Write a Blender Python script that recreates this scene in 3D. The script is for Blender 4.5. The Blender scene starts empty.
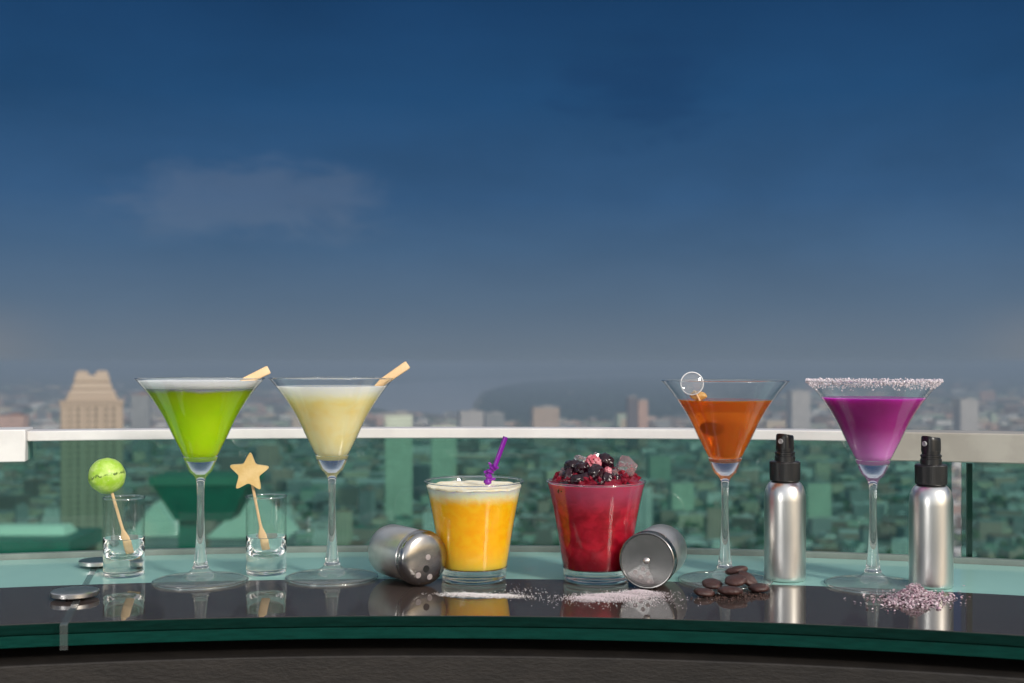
import bpy, bmesh, math, random
from math import sin, cos, pi, radians, sqrt, atan2
from mathutils import Vector, Matrix, noise

random.seed(7)
S = bpy.context.scene
COL = S.collection

# ------------------------------------------------------------------ camera, sky, sun, exposure
F, Y0, HC = 1180.0, 362.0, 0.186          # focal length in pixels, horizon row, eye height over the bar top
cam_d = bpy.data.cameras.new('camera')
cam = bpy.data.objects.new('camera', cam_d); COL.objects.link(cam)
cam.location = (0, 0, HC); cam.rotation_euler = (radians(90), 0, 0)
cam_d.sensor_width = 36; cam_d.lens = F*36/1024; cam_d.shift_y = (Y0-341.5)/1024
cam_d.clip_start = 0.02; cam_d.clip_end = 200000
cam_d.dof.use_dof = True; cam_d.dof.focus_distance = 1.0; cam_d.dof.aperture_fstop = 8.5
S.camera = cam

SUN_EL, SUN_AZ = radians(27), radians(40)  # azimuth: from straight behind the camera towards the right
sun_dir = Vector((sin(SUN_AZ)*cos(SUN_EL), -cos(SUN_AZ)*cos(SUN_EL), sin(SUN_EL)))
sd = bpy.data.lights.new('sun', 'SUN'); sd.energy = 2.6; sd.angle = radians(9); sd.color = (1, .95, .87)
sun = bpy.data.objects.new('sun', sd); COL.objects.link(sun)
sun.rotation_euler = (-sun_dir).to_track_quat('-Z', 'Y').to_euler()

W = bpy.data.worlds.new('World'); S.world = W; W.use_nodes = True
S.view_settings.view_transform = 'Standard'; S.view_settings.look = 'None'
S.view_settings.exposure = 0.0; S.view_settings.gamma = 1.0


class NT:
    """tiny node-tree writer"""
    def __init__(s, tree): s.t = tree; s.n = tree.nodes; s.l = tree.links
    def new(s, typ, **kw):
        n = s.n.new(typ)
        for k, v in kw.items(): setattr(n, k, v)
        return n
    def put(s, inp, v):
        if hasattr(v, 'is_output') or isinstance(v, bpy.types.NodeSocket): s.l.new(v, inp)
        else:
            try: inp.default_value = v
            except Exception: inp.default_value = (*v, 1)
    def math(s, op, a, b=0.0, c=0.0, clamp=False):
        n = s.new('ShaderNodeMath', operation=op, use_clamp=clamp)
        s.put(n.inputs[0], a); s.put(n.inputs[1], b); s.put(n.inputs[2], c)
        return n.outputs[0]
    def smooth(s, v, lo, hi, o0=0.0, o1=1.0):
        n = s.new('ShaderNodeMapRange', interpolation_type='SMOOTHSTEP')
        s.put(n.inputs['Value'], v); n.inputs['From Min'].default_value = lo; n.inputs['From Max'].default_value = hi
        n.inputs['To Min'].default_value = o0; n.inputs['To Max'].default_value = o1
        return n.outputs[0]
    def mix(s, f, a, b, mode='MIX'):
        n = s.new('ShaderNodeMix', data_type='RGBA', blend_type=mode)
        s.put(n.inputs[0], f); s.put(n.inputs[6], a if not isinstance(a, tuple) else (*a[:3], 1)); s.put(n.inputs[7], b if not isinstance(b, tuple) else (*b[:3], 1))
        return n.outputs[2]
    def ramp(s, v, stops, interp='LINEAR'):
        n = s.new('ShaderNodeValToRGB'); s.put(n.inputs[0], v); r = n.color_ramp; r.interpolation = interp
        while len(r.elements) < len(stops): r.elements.new(0.5)
        for e, (p, c) in zip(r.elements, stops): e.position = p; e.color = (*c[:3], 1)
        return n.outputs[0]
    def noise(s, vec, scale, detail=4, rough=.5, dist=0.0):
        n = s.new('ShaderNodeTexNoise'); 
        if vec is not None: s.put(n.inputs['Vector'], vec)
        n.inputs['Scale'].default_value = scale; n.inputs['Detail'].default_value = detail
        n.inputs['Roughness'].default_value = rough; n.inputs['Distortion'].default_value = dist
        return n.outputs[0]
    def mapping(s, vec, scale=(1, 1, 1), rot=(0, 0, 0), loc=(0, 0, 0)):
        n = s.new('ShaderNodeMapping'); s.put(n.inputs[0], vec)
        n.inputs['Scale'].default_value = scale; n.inputs['Rotation'].default_value = rot; n.inputs['Location'].default_value = loc
        return n.outputs[0]
    def dot(s, v, d):
        n = s.new('ShaderNodeVectorMath', operation='DOT_PRODUCT'); s.put(n.inputs[0], v); n.inputs[1].default_value = d
        return n.outputs['Value']


def build_world():
    k = NT(W.node_tree); k.n.clear()
    tc = k.new('ShaderNodeTexCoord'); d = tc.outputs['Generated']
    sep = k.new('ShaderNodeSeparateXYZ'); k.put(sep.inputs[0], d)
    x, y, z = sep.outputs
    sky = k.new('ShaderNodeTexSky', sky_type='NISHITA', sun_disc=False)
    sky.sun_elevation = SUN_EL; sky.sun_rotation = pi - SUN_AZ
    sky.air_density = 1.0; sky.dust_density = 2.0
    nish = k.mix(1.0, sky.outputs[0], (.085, .085, .085), 'MULTIPLY')
    # the rain-cloud bank over the city: blue black above, grey haze low down
    stops = [(0.0, (.144, .186, .236)), (.05, (.130, .178, .238)), (.14, (.096, .153, .230)), (.27, (.059, .122, .219)),
             (.39, (.036, .097, .205)), (.62, (.0160, .066, .163)), (.84, (.0102, .048, .131)), (1.0, (.009, .042, .112))]
    storm = k.ramp(k.math('DIVIDE', z, .35), stops)
    st = k.mapping(d, (1.0, 1.0, 3.4))
    n1 = k.noise(st, 2.3, 6, .55, .4)
    n2 = k.noise(k.mapping(d, (1, 1, 2.2), loc=(3, 1, 2)), 6.0, 6, .6, .3)
    var = k.math('ADD', k.math('MULTIPLY', k.math('SUBTRACT', n1, .5), 1.0), k.math('MULTIPLY', k.math('SUBTRACT', n2, .5), .55))
    vs = k.smooth(var, -.45, .45, .83, 1.18)
    mul = k.new('ShaderNodeVectorMath', operation='SCALE'); k.put(mul.inputs[0], storm); k.put(mul.inputs['Scale'], k.math('ADD', 1.0, k.math('MULTIPLY', k.math('SUBTRACT', vs, 1.0), k.smooth(z, .0, .16, .25, 1.0))))
    storm = mul.outputs[0]
    # one paler wisp and one darker rag of cloud
    n3 = k.noise(k.mapping(d, (1, 1, 2.6), rot=(0, .25, 0)), 13.0, 8, .62, .5)
    def blob(cx, cz, rx, rz, thr):
        ax = k.math('POWER', k.math('DIVIDE', k.math('SUBTRACT', k.math('DIVIDE', x, y), cx), rx), 2.0)
        az = k.math('POWER', k.math('DIVIDE', k.math('SUBTRACT', z, cz), rz), 2.0)
        g = k.math('SUBTRACT', 1.0, k.math('SQRT', k.math('ADD', ax, az)), clamp=True)
        g = k.math('MULTIPLY', g, k.smooth(y, 0.0, .2))
        return k.math('MULTIPLY', k.smooth(k.math('ADD', g, k.math('ADD', k.math('MULTIPLY', k.math('SUBTRACT', n2, .5), 1.5), k.math('MULTIPLY', k.math('SUBTRACT', n3, .5), 1.7))), thr, thr+.7), k.smooth(g, 0, .3))
    storm = k.mix(k.math('MULTIPLY', blob(-.222, .132, .165, .05, .16), .25), storm, (.17, .21, .28))
    storm = k.mix(k.math('MULTIPLY', blob(.11, .222, .11, .06, .05), .42), storm, (.010, .040, .115))
    # warm dim gaps low at both ends of the bank
    gl = k.math('MULTIPLY', k.smooth(k.math('ABSOLUTE', k.math('DIVIDE', x, k.math('MAXIMUM', y, .05))), .36, .47),
                k.math('SUBTRACT', 1.0, k.smooth(z, .01, .06)))
    storm = k.mix(k.math('MULTIPLY', gl, .32), storm, (.26, .245, .235))
    bank = k.math('MULTIPLY', k.smooth(y, -.35, .35), k.math('SUBTRACT', 1.0, k.smooth(z, .30, .46)))
    # unseen bright lobes added as softbox-like fill, behind the viewer and at either hand
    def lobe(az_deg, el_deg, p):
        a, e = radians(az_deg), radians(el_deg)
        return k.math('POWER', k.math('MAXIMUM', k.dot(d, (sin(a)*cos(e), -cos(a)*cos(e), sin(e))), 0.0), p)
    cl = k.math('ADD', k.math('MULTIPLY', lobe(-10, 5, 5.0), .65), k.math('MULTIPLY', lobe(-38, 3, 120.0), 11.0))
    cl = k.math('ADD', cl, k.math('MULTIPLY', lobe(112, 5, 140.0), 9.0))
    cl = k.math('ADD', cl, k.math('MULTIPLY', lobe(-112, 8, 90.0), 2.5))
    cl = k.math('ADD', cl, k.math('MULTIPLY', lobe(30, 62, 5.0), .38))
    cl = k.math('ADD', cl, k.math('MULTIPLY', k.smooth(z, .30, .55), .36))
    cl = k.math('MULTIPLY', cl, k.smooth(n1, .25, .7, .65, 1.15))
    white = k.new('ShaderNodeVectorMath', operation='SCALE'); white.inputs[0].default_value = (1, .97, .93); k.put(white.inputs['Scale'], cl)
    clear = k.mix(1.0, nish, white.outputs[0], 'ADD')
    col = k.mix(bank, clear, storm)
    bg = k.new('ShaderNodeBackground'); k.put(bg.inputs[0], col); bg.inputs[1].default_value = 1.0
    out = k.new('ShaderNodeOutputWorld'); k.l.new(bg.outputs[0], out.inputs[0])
build_world()

c = S.cycles
c.use_denoising = True; c.max_bounces = 20; c.transparent_max_bounces = 48; c.transmission_bounces = 16
c.glossy_bounces = 8; c.diffuse_bounces = 4; c.volume_bounces = 1; c.sample_clamp_indirect = 6
c.caustics_refractive = True; c.caustics_reflective = True; c.blur_glossy = 0.5


# ------------------------------------------------------------------ helpers
def P(px, py, Y):
    return Vector(((px-512)/F*Y, Y, HC-(py-Y0)/F*Y))

def on_table(px, py):
    Y = F*HC/(py-Y0)
    return Vector(((px-512)/F*Y, Y, 0))

class MB:
    def __init__(s): s.v = []; s.f = []; s.m = []
    def add(s, vs, fs, mi=0):
        o = len(s.v); s.v += [tuple(q) for q in vs]; s.f += [[i+o for i in f] for f in fs]; s.m += [mi]*len(fs)
        return s
    def box(s, c, d, rz=0.0, mi=0, M=None):
        x, y, z = d[0]/2, d[1]/2, d[2]/2
        vs = [(sx*x, sy*y, sz*z) for sz in (-1, 1) for sx, sy in ((-1, -1), (1, -1), (1, 1), (-1, 1))]
        if M is None: M = Matrix.Translation(c) @ Matrix.Rotation(rz, 4, 'Z')
        return s.add([M @ Vector(q) for q in vs], [(3, 2, 1, 0), (4, 5, 6, 7), (0, 1, 5, 4), (1, 2, 6, 5), (2, 3, 7, 6), (3, 0, 4, 7)], mi)
    def frustum(s, c, d0, d1, h, rz=0.0, mi=0):
        vs = [(sx*d[0]/2, sy*d[1]/2, zz) for d, zz in ((d0, 0), (d1, h)) for sx, sy in ((-1, -1), (1, -1), (1, 1), (-1, 1))]
        M = Matrix.Translation(c) @ Matrix.Rotation(rz, 4, 'Z')
        return s.add([M @ Vector(q) for q in vs], [(3, 2, 1, 0), (4, 5, 6, 7), (0, 1, 5, 4), (1, 2, 6, 5), (2, 3, 7, 6), (3, 0, 4, 7)], mi)
    def lathe(s, prof, seg=72, M=None, rad=None, mi=0):
        """prof: (radius, height) pairs; a radius of 0 closes to a point"""
        vs = []; rows = []
        for r, h in prof:
            if r <= 1e-9: rows.append([len(vs)]); vs.append(Vector((0, 0, h)))
            else:
                row = []
                for i in range(seg):
                    a = 2*pi*i/seg; q = r*(rad(a, h) if rad else 1)
                    row.append(len(vs)); vs.append(Vector((q*cos(a), q*sin(a), h)))
                rows.append(row)
        fs = []
        for A, B in zip(rows, rows[1:]):
            if len(A) == 1 and len(B) == 1: continue
            for i in range(seg):
                j = (i+1) % seg
                if len(A) == 1: fs.append((A[0], B[j], B[i]))
                elif len(B) == 1: fs.append((A[i], A[j], B[0]))
                else: fs.append((A[i], A[j], B[j], B[i]))
        if M is not None: vs = [M @ q for q in vs]
        return s.add(vs, fs, mi)
    def tube(s, pts, rads, seg=12, flat=1.0, mi=0):
        pts = [Vector(p) for p in pts]; vs = []; n = len(pts)
        if not hasattr(rads, '__len__'): rads = [rads]*n
        for i, p in enumerate(pts):
            t = (pts[min(i+1, n-1)]-pts[max(i-1, 0)]).normalized()
            u = t.cross(Vector((0, 1, 0))); u = u.normalized() if u.length > 1e-4 else Vector((1, 0, 0))
            w = t.cross(u).normalized()
            for k in range(seg):
                a = 2*pi*k/seg; vs.append(p+rads[i]*(cos(a)*u+flat*sin(a)*w))
        fs = [(i*seg+k, i*seg+(k+1) % seg, (i+1)*seg+(k+1) % seg, (i+1)*seg+k) for i in range(n-1) for k in range(seg)]
        fs += [tuple(range(seg-1, -1, -1)), tuple((n-1)*seg+k for k in range(seg))]
        return s.add(vs, fs, mi)
    def blob(s, c, r, sub=2, jit=.15, seed=0, freq=2.0, M=None, mi=0, squash=(1, 1, 1)):
        bm = bmesh.new(); bmesh.ops.create_icosphere(bm, subdivisions=sub, radius=1)
        vs = []
        for q in bm.verts:
            k = 1+jit*(noise.noise(q.co*freq+Vector((seed*7.3, seed*3.1, seed)))*1.6)
            w = Vector((q.co.x*squash[0], q.co.y*squash[1], q.co.z*squash[2]))*k*r
            if M is not None: w = M @ w
            vs.append(w+Vector(c))
        fs = [[q.index for q in f.verts] for f in bm.faces]; bm.free()
        return s.add(vs, fs, mi)
    def ring(s, r0, r1, z0, z1, a0, a1, n=96, mi=0):
        """annular slab round the origin, angles from +Y towards +X"""
        vs = []
        for i in range(n+1):
            a = a0+(a1-a0)*i/n; sx, sy = sin(a), cos(a)
            vs += [(r0*sx, r0*sy, z0), (r1*sx, r1*sy, z0), (r1*sx, r1*sy, z1), (r0*sx, r0*sy, z1)]
        fs = []
        for i in range(n):
            o, q = 4*i, 4*i+4
            for k in range(4): fs.append((o+k, o+(k+1) % 4, q+(k+1) % 4, q+k))
        fs += [(3, 2, 1, 0), tuple(4*n+k for k in range(4))]
        return s.add(vs, fs, mi)
    def build(s, name, mat, parent=None, smooth=True, angle=35, bevel=0.0, loc=None, fix=True):
        me = bpy.data.meshes.new(name); me.from_pydata(s.v, [], s.f)
        for m in (mat if isinstance(mat, (list, tuple)) else [mat]): me.materials.append(m)
        me.polygons.foreach_set('material_index', s.m)
        if fix:
            bm = bmesh.new(); bm.from_mesh(me); bmesh.ops.recalc_face_normals(bm, faces=bm.faces); bm.to_mesh(me); bm.free()
        if smooth: me.shade_smooth() if hasattr(me, 'shade_smooth') else None
        if smooth:
            try: me.set_sharp_from_angle(angle=radians(angle))
            except Exception: pass
        o = bpy.data.objects.new(name, me); COL.objects.link(o)
        if parent is not None: o.parent = parent
        if loc is not None: o.location = loc
        if bevel:
            b = o.modifiers.new('bevel', 'BEVEL'); b.width = bevel; b.segments = 2; b.limit_method = 'ANGLE'
        return o

def tag(o, label=None, cat=None, group=None, kind=None):
    if label: o['label'] = label
    if cat: o['category'] = cat
    if group: o['group'] = group
    if kind: o['kind'] = kind
    return o

def empty(name, loc, label, cat, group=None, rz=0.0):
    o = bpy.data.objects.new(name, None); COL.objects.link(o); o.location = loc; o.rotation_euler.z = rz
    o.empty_display_size = .02
    return tag(o, label, cat, group)

def copy_tree(o, parent=None):
    q = o.copy(); COL.objects.link(q)
    if parent is not None: q.parent = parent
    for ch in list(o.children): copy_tree(ch, q)
    return q


# ------------------------------------------------------------------ materials
def mat(name, base=(.5, .5, .5), rough=.5, metal=0.0, **kw):
    m = bpy.data.materials.new(name); m.use_nodes = True
    k = NT(m.node_tree); b = k.n['Principled BSDF']
    b.inputs['Base Color'].default_value = (*base, 1); b.inputs['Roughness'].default_value = rough; b.inputs['Metallic'].default_value = metal
    b.inputs['Subsurface Radius'].default_value = (.003, .003, .003); b.inputs['Subsurface Scale'].default_value = 1.0
    for q, v in kw.items(): b.inputs[q].default_value = v
    return m, k, b

def noisy(name, c0, c1, scale=20, rough=.5, bump=0.0, bscale=None, metal=0.0, detail=5, stretch=(1, 1, 1), lo=.35, hi=.65, **kw):
    m, k, b = mat(name, c0, rough, metal, **kw)
    tc = k.new('ShaderNodeTexCoord'); v = k.mapping(tc.outputs['Object'], stretch)
    n = k.noise(v, scale, detail, .6)
    k.put(b.inputs['Base Color'], k.mix(k.smooth(n, lo, hi), c0, c1))
    if bump:
        bp = k.new('ShaderNodeBump'); bp.inputs['Strength'].default_value = bump; bp.inputs['Distance'].default_value = .002
        k.put(bp.inputs['Height'], k.noise(v, bscale or scale*3, 5, .6)); k.l.new(bp.outputs[0], b.inputs['Normal'])
    return m

def thin_glass(name, tint=(.992, .996, .994), ior=1.5, milk=0.0, f0=None, grazing=1.0):
    m = bpy.data.materials.new(name); m.use_nodes = True; k = NT(m.node_tree); k.n.clear()
    lw = k.new('ShaderNodeLayerWeight'); lw.inputs[0].default_value = .5
    f0 = f0 or ((ior-1)/(ior+1))**2
    fr = k.new('ShaderNodeMath', operation='MULTIPLY_ADD', use_clamp=True)      # Schlick's curve, alike from both sides of the wall
    k.put(fr.inputs[0], k.math('POWER', lw.outputs['Facing'], 5.0)); fr.inputs[1].default_value = (1-f0)*grazing; fr.inputs[2].default_value = f0
    t = k.new('ShaderNodeBsdfTransparent'); k.put(t.inputs[0], (*tint, 1))
    g = k.new('ShaderNodeBsdfGlossy'); g.inputs['Roughness'].default_value = .01
    mx = k.new('ShaderNodeMixShader'); k.l.new(fr.outputs[0], mx.inputs[0]); k.l.new(t.outputs[0], mx.inputs[1]); k.l.new(g.outputs[0], mx.inputs[2])
    o = k.new('ShaderNodeOutputMaterial'); k.l.new(mx.outputs[0], o.inputs[0])
    if milk: milky(k, mx, o, milk)
    return m

def milky(k, sh, o, amount):
    d = k.new('ShaderNodeBsdfDiffuse'); d.inputs[0].default_value = (.8, .82, .82, 1)
    t = k.new('ShaderNodeBsdfTranslucent'); t.inputs[0].default_value = (.8, .82, .82, 1)
    a = k.new('ShaderNodeMixShader'); a.inputs[0].default_value = .5; k.l.new(d.outputs[0], a.inputs[1]); k.l.new(t.outputs[0], a.inputs[2])
    b = k.new('ShaderNodeMixShader'); b.inputs[0].default_value = amount; k.l.new(sh.outputs[0], b.inputs[1]); k.l.new(a.outputs[0], b.inputs[2])
    k.l.new(b.outputs[0], o.inputs[0])

M = {}
M['bowl_glass'] = thin_glass('bowl_glass', grazing=.55)
M['glass'], k_, b_ = mat('solid_glass', (.98, 1, .99), 0.0, **{'Transmission Weight': 1.0, 'IOR': 1.45})
M['foot_glass'] = thin_glass('foot_glass', (.97, .98, .975), 1.5, .07, .09)  # slight white mixed in, stands for brighter reflections on the foot
M['stem_glass_sheen'], k_, b_ = mat('stem_glass_sheen', (.98, 1, .99), 0.0, **{'Transmission Weight': 1.0, 'IOR': 1.47})
milky(k_, b_, k_.n['Material Output'], .08)  # milky white mixed in for the bright light the stem would refract
M['rail_glass'] = thin_glass('green_rail_glass', (.48, .70, .65), 1.45)

def liquid(name, c0, c1, c2=None, z0=0, z1=1, zc=None, scale=45, see=0.0, sss=.6, radius=(.02, .012, .008), rough=.15):
    """cloudy drink: pigment c0/c1 mottled, an optional settled or foamy layer c2 from z0 up to z1"""
    m, k, b = mat(name, c0, rough, **{'Subsurface Weight': sss, 'Subsurface Scale': 1.0, 'IOR': 1.34})
    b.inputs['Subsurface Radius'].default_value = radius; b.inputs['Specular IOR Level'].default_value = .15
    tc = k.new('ShaderNodeTexCoord'); v = tc.outputs['Object']
    n = k.noise(k.mapping(v, (1, 1, 1.3)), scale, 5, .55, .6)
    col = k.mix(k.smooth(n, .33, .68), c0, c1)
    sp = k.new('ShaderNodeSeparateXYZ'); k.put(sp.inputs[0], v)
    zz = k.math('ADD', sp.outputs[2], k.math('MULTIPLY', k.math('SUBTRACT', n, .5), .006))
    if zc:
        for (a, bb, colr, amt) in zc: col = k.mix(k.smooth(zz, a, bb, 0, amt), col, colr)
    if c2: col = k.mix(k.smooth(zz, z0, z1), col, c2)
    k.put(b.inputs['Base Color'], col)
    if see:
        t = k.new('ShaderNodeBsdfRefraction'); k.put(t.inputs[0], (*[min(1, q*1.4+.05) for q in c1], 1)); t.inputs['Roughness'].default_value = .7; t.inputs['IOR'].default_value = 1.06
        mx = k.new('ShaderNodeMixShader'); mx.inputs[0].default_value = see
        k.l.new(b.outputs[0], mx.inputs[1]); k.l.new(t.outputs[0], mx.inputs[2])
        k.l.new(mx.outputs[0], k.n['Material Output'].inputs[0])
    return m

M['green_drink'] = liquid('green_drink', (.49, .94, .004), (.55, .97, .010), (.90, .95, .78), .1585, .1625, see=.27, sss=1.0, radius=(.05, .05, .012))
M['yellow_drink'] = liquid('yellow_drink', (1, .71, .33), (1, .78, .45), (1, .90, .76), .148, .161, see=.05, sss=1.0, radius=(.05, .045, .03))
M['orange_drink'] = liquid('orange_drink', (.98, .42, .005), (.98, .50, .012), (.98, .84, .60), .066, .0785, zc=[(.036, .012, (.86, .50, .06), .85)], scale=130, sss=1.0, radius=(.03, .02, .005))
M['red_drink'] = liquid('red_drink', (.26, .003, .013), (.54, .012, .036), None, zc=[(.056, .082, (.44, .085, .17), .85), (.030, .012, (.16, .001, .008), .85)], scale=95, see=.2, sss=1.0, radius=(.025, .004, .004))
M['purple_drink'] = liquid('purple_drink', (.31, .026, .20), (.36, .034, .24), None, zc=[(.136, .106, (.66, .26, .62), .9)], scale=25, sss=1.0, radius=(.02, .006, .02))
M['amber_drink'], k_, b_ = mat('amber_drink', (.92, .24, .016), .12, **{'Transmission Weight': .70, 'IOR': 1.34, 'Subsurface Weight': .8})
b_.inputs['Subsurface Radius'].default_value = (.02, .008, .004)
M['white_foam'] = noisy('white_foam', (.95, .97, .90), (.98, .98, .95), 300, .7, .4, **{'Subsurface Weight': 1.0, 'Subsurface Radius': (.012, .012, .012)})
M['cream_foam'] = noisy('cream_foam', (.93, .78, .50), (.95, .90, .76), 160, .7, .4, **{'Subsurface Weight': .4})
M['wood'] = noisy('bamboo', (.66, .44, .23), (.74, .53, .31), 60, .55, .1, stretch=(1, 1, .15))
M['melon_star'] = noisy('melon_star', (.62, .43, .17), (.70, .52, .25), 90, .4, .12, **{'Subsurface Weight': .3})
M['steel'] = noisy('steel', (.62, .60, .58), (.68, .66, .64), 50, .36, metal=1.0)
M['steel_dull'] = noisy('steel_lid', (.34, .33, .325), (.42, .41, .40), 60, .20, metal=1.0)
M['steel_dark'] = noisy('dark_steel_lid', (.20, .197, .195), (.25, .246, .243), 45, .24, metal=1.0)
M['disc_steel'] = noisy('disc_steel', (.50, .49, .48), (.58, .57, .56), 80, .28, metal=1.0)
M['hole_black'], k_, b_ = mat('hole_black', (.004, .004, .004), .8)
M['hole_salt'] = noisy('salt_in_hole', (.24, .21, .21), (.33, .29, .29), 600, .5)
M['salt'] = noisy('salt', (.80, .76, .78), (.86, .84, .84), 900, .35, **{'Subsurface Weight': .2})
M['pink_salt'] = noisy('pink_salt', (.74, .64, .69), (.82, .74, .78), 900, .4, **{'Subsurface Weight': .2})
M['chocolate'] = noisy('chocolate', (.034, .013, .011), (.055, .021, .017), 120, .45, .45)
M['crumb'] = noisy('crumb', (.035, .014, .012), (.06, .03, .022), 300, .7)
M['black_plastic'] = noisy('black_plastic', (.010, .010, .011), (.014, .014, .015), 60, .34)
M['white_plastic'], k_, b_ = mat('white_plastic', (.75, .76, .78), .35)
M['grey_plastic'], k_, b_ = mat('grey_plastic', (.35, .35, .36), .4)
M['purple_plastic'], k_, b_ = mat('purple_plastic', (.22, .012, .34), .25, **{'Transmission Weight': .15})
M['berry'] = noisy('dark_berry', (.008, .002, .005), (.022, .002, .007), 160, .11, .25, 350)
M['raspberry'] = noisy('frozen_raspberry', (.48, .06, .10), (.70, .30, .34), 130, .35, .5, 350, **{'Subsurface Weight': .3})
M['red_ice'], k_, b_ = mat('red_ice', (.40, .02, .05), .2, **{'Transmission Weight': .6, 'IOR': 1.31})
M['ice'], k_, b_ = mat('clear_ice', (.97, .95, .96), .08, **{'Transmission Weight': .9, 'IOR': 1.31})
M['dark_fruit'] = noisy('dark_fruit', (.05, .012, .004), (.08, .02, .008), 60, .3)
M['mango'] = noisy('mango_ball', (.85, .42, .02), (.88, .50, .04), 60, .4)
M['peel'] = noisy('peel', (.42, .22, .05), (.55, .32, .10), 200, .45)
M['clear_disc'] = thin_glass('frosted_clear_disc', (.93, .95, .97), 1.4, .16)

def make_ball_mat():
    m, k, b = mat('green_melon_ball', (.4, .6, .05), .35, **{'Subsurface Weight': .25})
    tc = k.new('ShaderNodeTexCoord'); v = tc.outputs['Object']
    n = k.noise(v, 110, 6, .65); n2 = k.noise(v, 420, 4, .6)
    col = k.mix(k.smooth(n, .35, .7), (.33, .56, .035), (.55, .72, .20))
    sp = k.new('ShaderNodeSeparateXYZ'); k.put(sp.inputs[0], v)
    zz = k.math('ADD', k.math('SUBTRACT', sp.outputs[2], k.math('MULTIPLY', sp.outputs[0], .28)), k.math('MULTIPLY', k.math('SUBTRACT', n, .5), .012))
    band = k.math('SUBTRACT', 1.0, k.smooth(k.math('ABSOLUTE', k.math('SUBTRACT', zz, .001)), .0001, .0016))
    col = k.mix(k.math('MULTIPLY', band, k.smooth(n2, .4, .55)), col, (.06, .13, .012))
    col = k.mix(k.smooth(n2, .64, .72, 0, .7), col, (.72, .82, .45))
    k.put(b.inputs['Base Color'], col)
    bp = k.new('ShaderNodeBump'); bp.inputs['Strength'].default_value = .35; bp.inputs['Distance'].default_value = .001
    k.put(bp.inputs['Height'], n2); k.l.new(bp.outputs[0], b.inputs['Normal'])
    return m
M['melon_ball'] = make_ball_mat()
M['dark_ball'] = noisy('submerged_melon', (.03, .09, .006), (.08, .18, .01), 90, .4)

def make_alu():
    m, k, b = mat('brushed_aluminium', (.70, .69, .67), .26, 1.0)
    tc = k.new('ShaderNodeTexCoord'); v = k.mapping(tc.outputs['Object'], (1, 1, 60))
    n = k.noise(v, 40, 3, .6)
    b.inputs['Roughness'].default_value = .31
    pass
    return m
M['alu'] = make_alu()

def make_flake(name, cols):
    m, k, b = mat(name, cols[0], .6)
    g = k.new('ShaderNodeNewGeometry')
    k.put(b.inputs['Base Color'], k.ramp(g.outputs['Random Per Island'], [(i/(len(cols)-1), q) for i, q in enumerate(cols)]))
    return m
M['flakes'] = make_flake('pink_flakes', [(.20, .11, .14), (.42, .27, .33), (.52, .37, .43), (.48, .41, .43), (.60, .50, .55)])

# bar top: glass painted black underneath, frosted pale band at the back
M['black_top'] = noisy('black_backed_glass', (.050, .038, .034), (.055, .042, .038), 14, .025, **{'IOR': 1.40})
M['teal_top'] = noisy('frosted_backed_glass', (.29, .52, .475), (.305, .54, .49), 12, .10, **{'IOR': 1.3})
M['edge_dark'] = noisy('dark_green_edge', (.0012, .014, .011), (.002, .020, .016), 60, .12, stretch=(1, 1, 8), **{'Specular IOR Level': .2})
M['edge_green'] = noisy('green_edge', (.0016, .028, .022), (.0025, .038, .030), 60, .15, stretch=(1, 1, 8), **{'Specular IOR Level': .25})
M['silicone'] = thin_glass('clear_sealant', (.82, .87, .87), 1.5, .09)
M['fascia'] = noisy('brown_stone', (.0085, .0062, .0050), (.0145, .0112, .0092), 35, .6, .3, 160, stretch=(1, 1, 3))
M['recess'], k_, b_ = mat('recess_black', (.006, .006, .006), .7)
M['rail_white'] = noisy('white_powder_rail', (.64, .62, .615), (.70, .68, .67), 30, .35)
M['rail_shaded'] = noisy('shaded_beige_rail', (.33, .305, .27), (.38, .355, .315), 30, .4)  # right rail's shade put into a darker beige than the left sleeve
M['channel'] = noisy('grey_channel', (.15, .19, .175), (.19, .23, .21), 30, .4)
M['added_edge_strip'], k_, b_ = mat('added_dark_green_edge_strip', (.004, .03, .022), .3)
M['deck'] = noisy('dark_deck', (.05, .045, .04), (.08, .07, .06), 8, .6)


# ------------------------------------------------------------------ setting: ground, river, hills of haze
GZ = -220.0
def ground_pt(px, py, lift=0.0):
    Y = (HC-GZ-lift)*F/(py-Y0)
    return Vector(((px-512)/F*Y, Y, GZ+lift))

def city_ground_mat():
    m, k, b = mat('city_ground', (.1, .12, .08), .9)
    g = k.new('ShaderNodeNewGeometry'); v = g.outputs['Position']
    n = k.noise(v, .0032, 6, .62); n2 = k.noise(v, .02, 4, .6)
    col = k.mix(k.smooth(n, .42, .6), (.035, .07, .028), (.17, .155, .14))
    col = k.mix(k.smooth(n2, .5, .62, 0, .7), col, (.05, .085, .03))
    k.put(b.inputs['Base Color'], col)
    return m
gm = MB()
N = 24
for i in range(N+1):
    for j in range(N+1): gm.v.append(((-1+2*i/N)*60000, -8000+j/N*76000, GZ))
gm.f = [(i*(N+1)+j, (i+1)*(N+1)+j, (i+1)*(N+1)+j+1, i*(N+1)+j+1) for i in range(N) for j in range(N)]; gm.m = [0]*len(gm.f)
tag(gm.build('ground', city_ground_mat(), smooth=False), kind='structure')

def flat_poly(pts, name, material, lift):
    mb = MB(); mb.add([ground_pt(x, y, lift) for x, y in pts], [tuple(range(len(pts)))])
    return mb.build(name, material, smooth=False)
M['water'], k_, b_ = mat('river_water', (.30, .32, .33), .3)
tag(flat_poly([(300, 388), (345, 386), (400, 383), (470, 379.5), (560, 376), (660, 374), (760, 374.5), (760, 376), (660, 376.4), (575, 379), (510, 384),
               (482, 392), (474, 402), (470, 414), (455, 416), (425, 413), (395, 412), (350, 404), (310, 396)], 'river', M['water'], .6), kind='structure')

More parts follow.
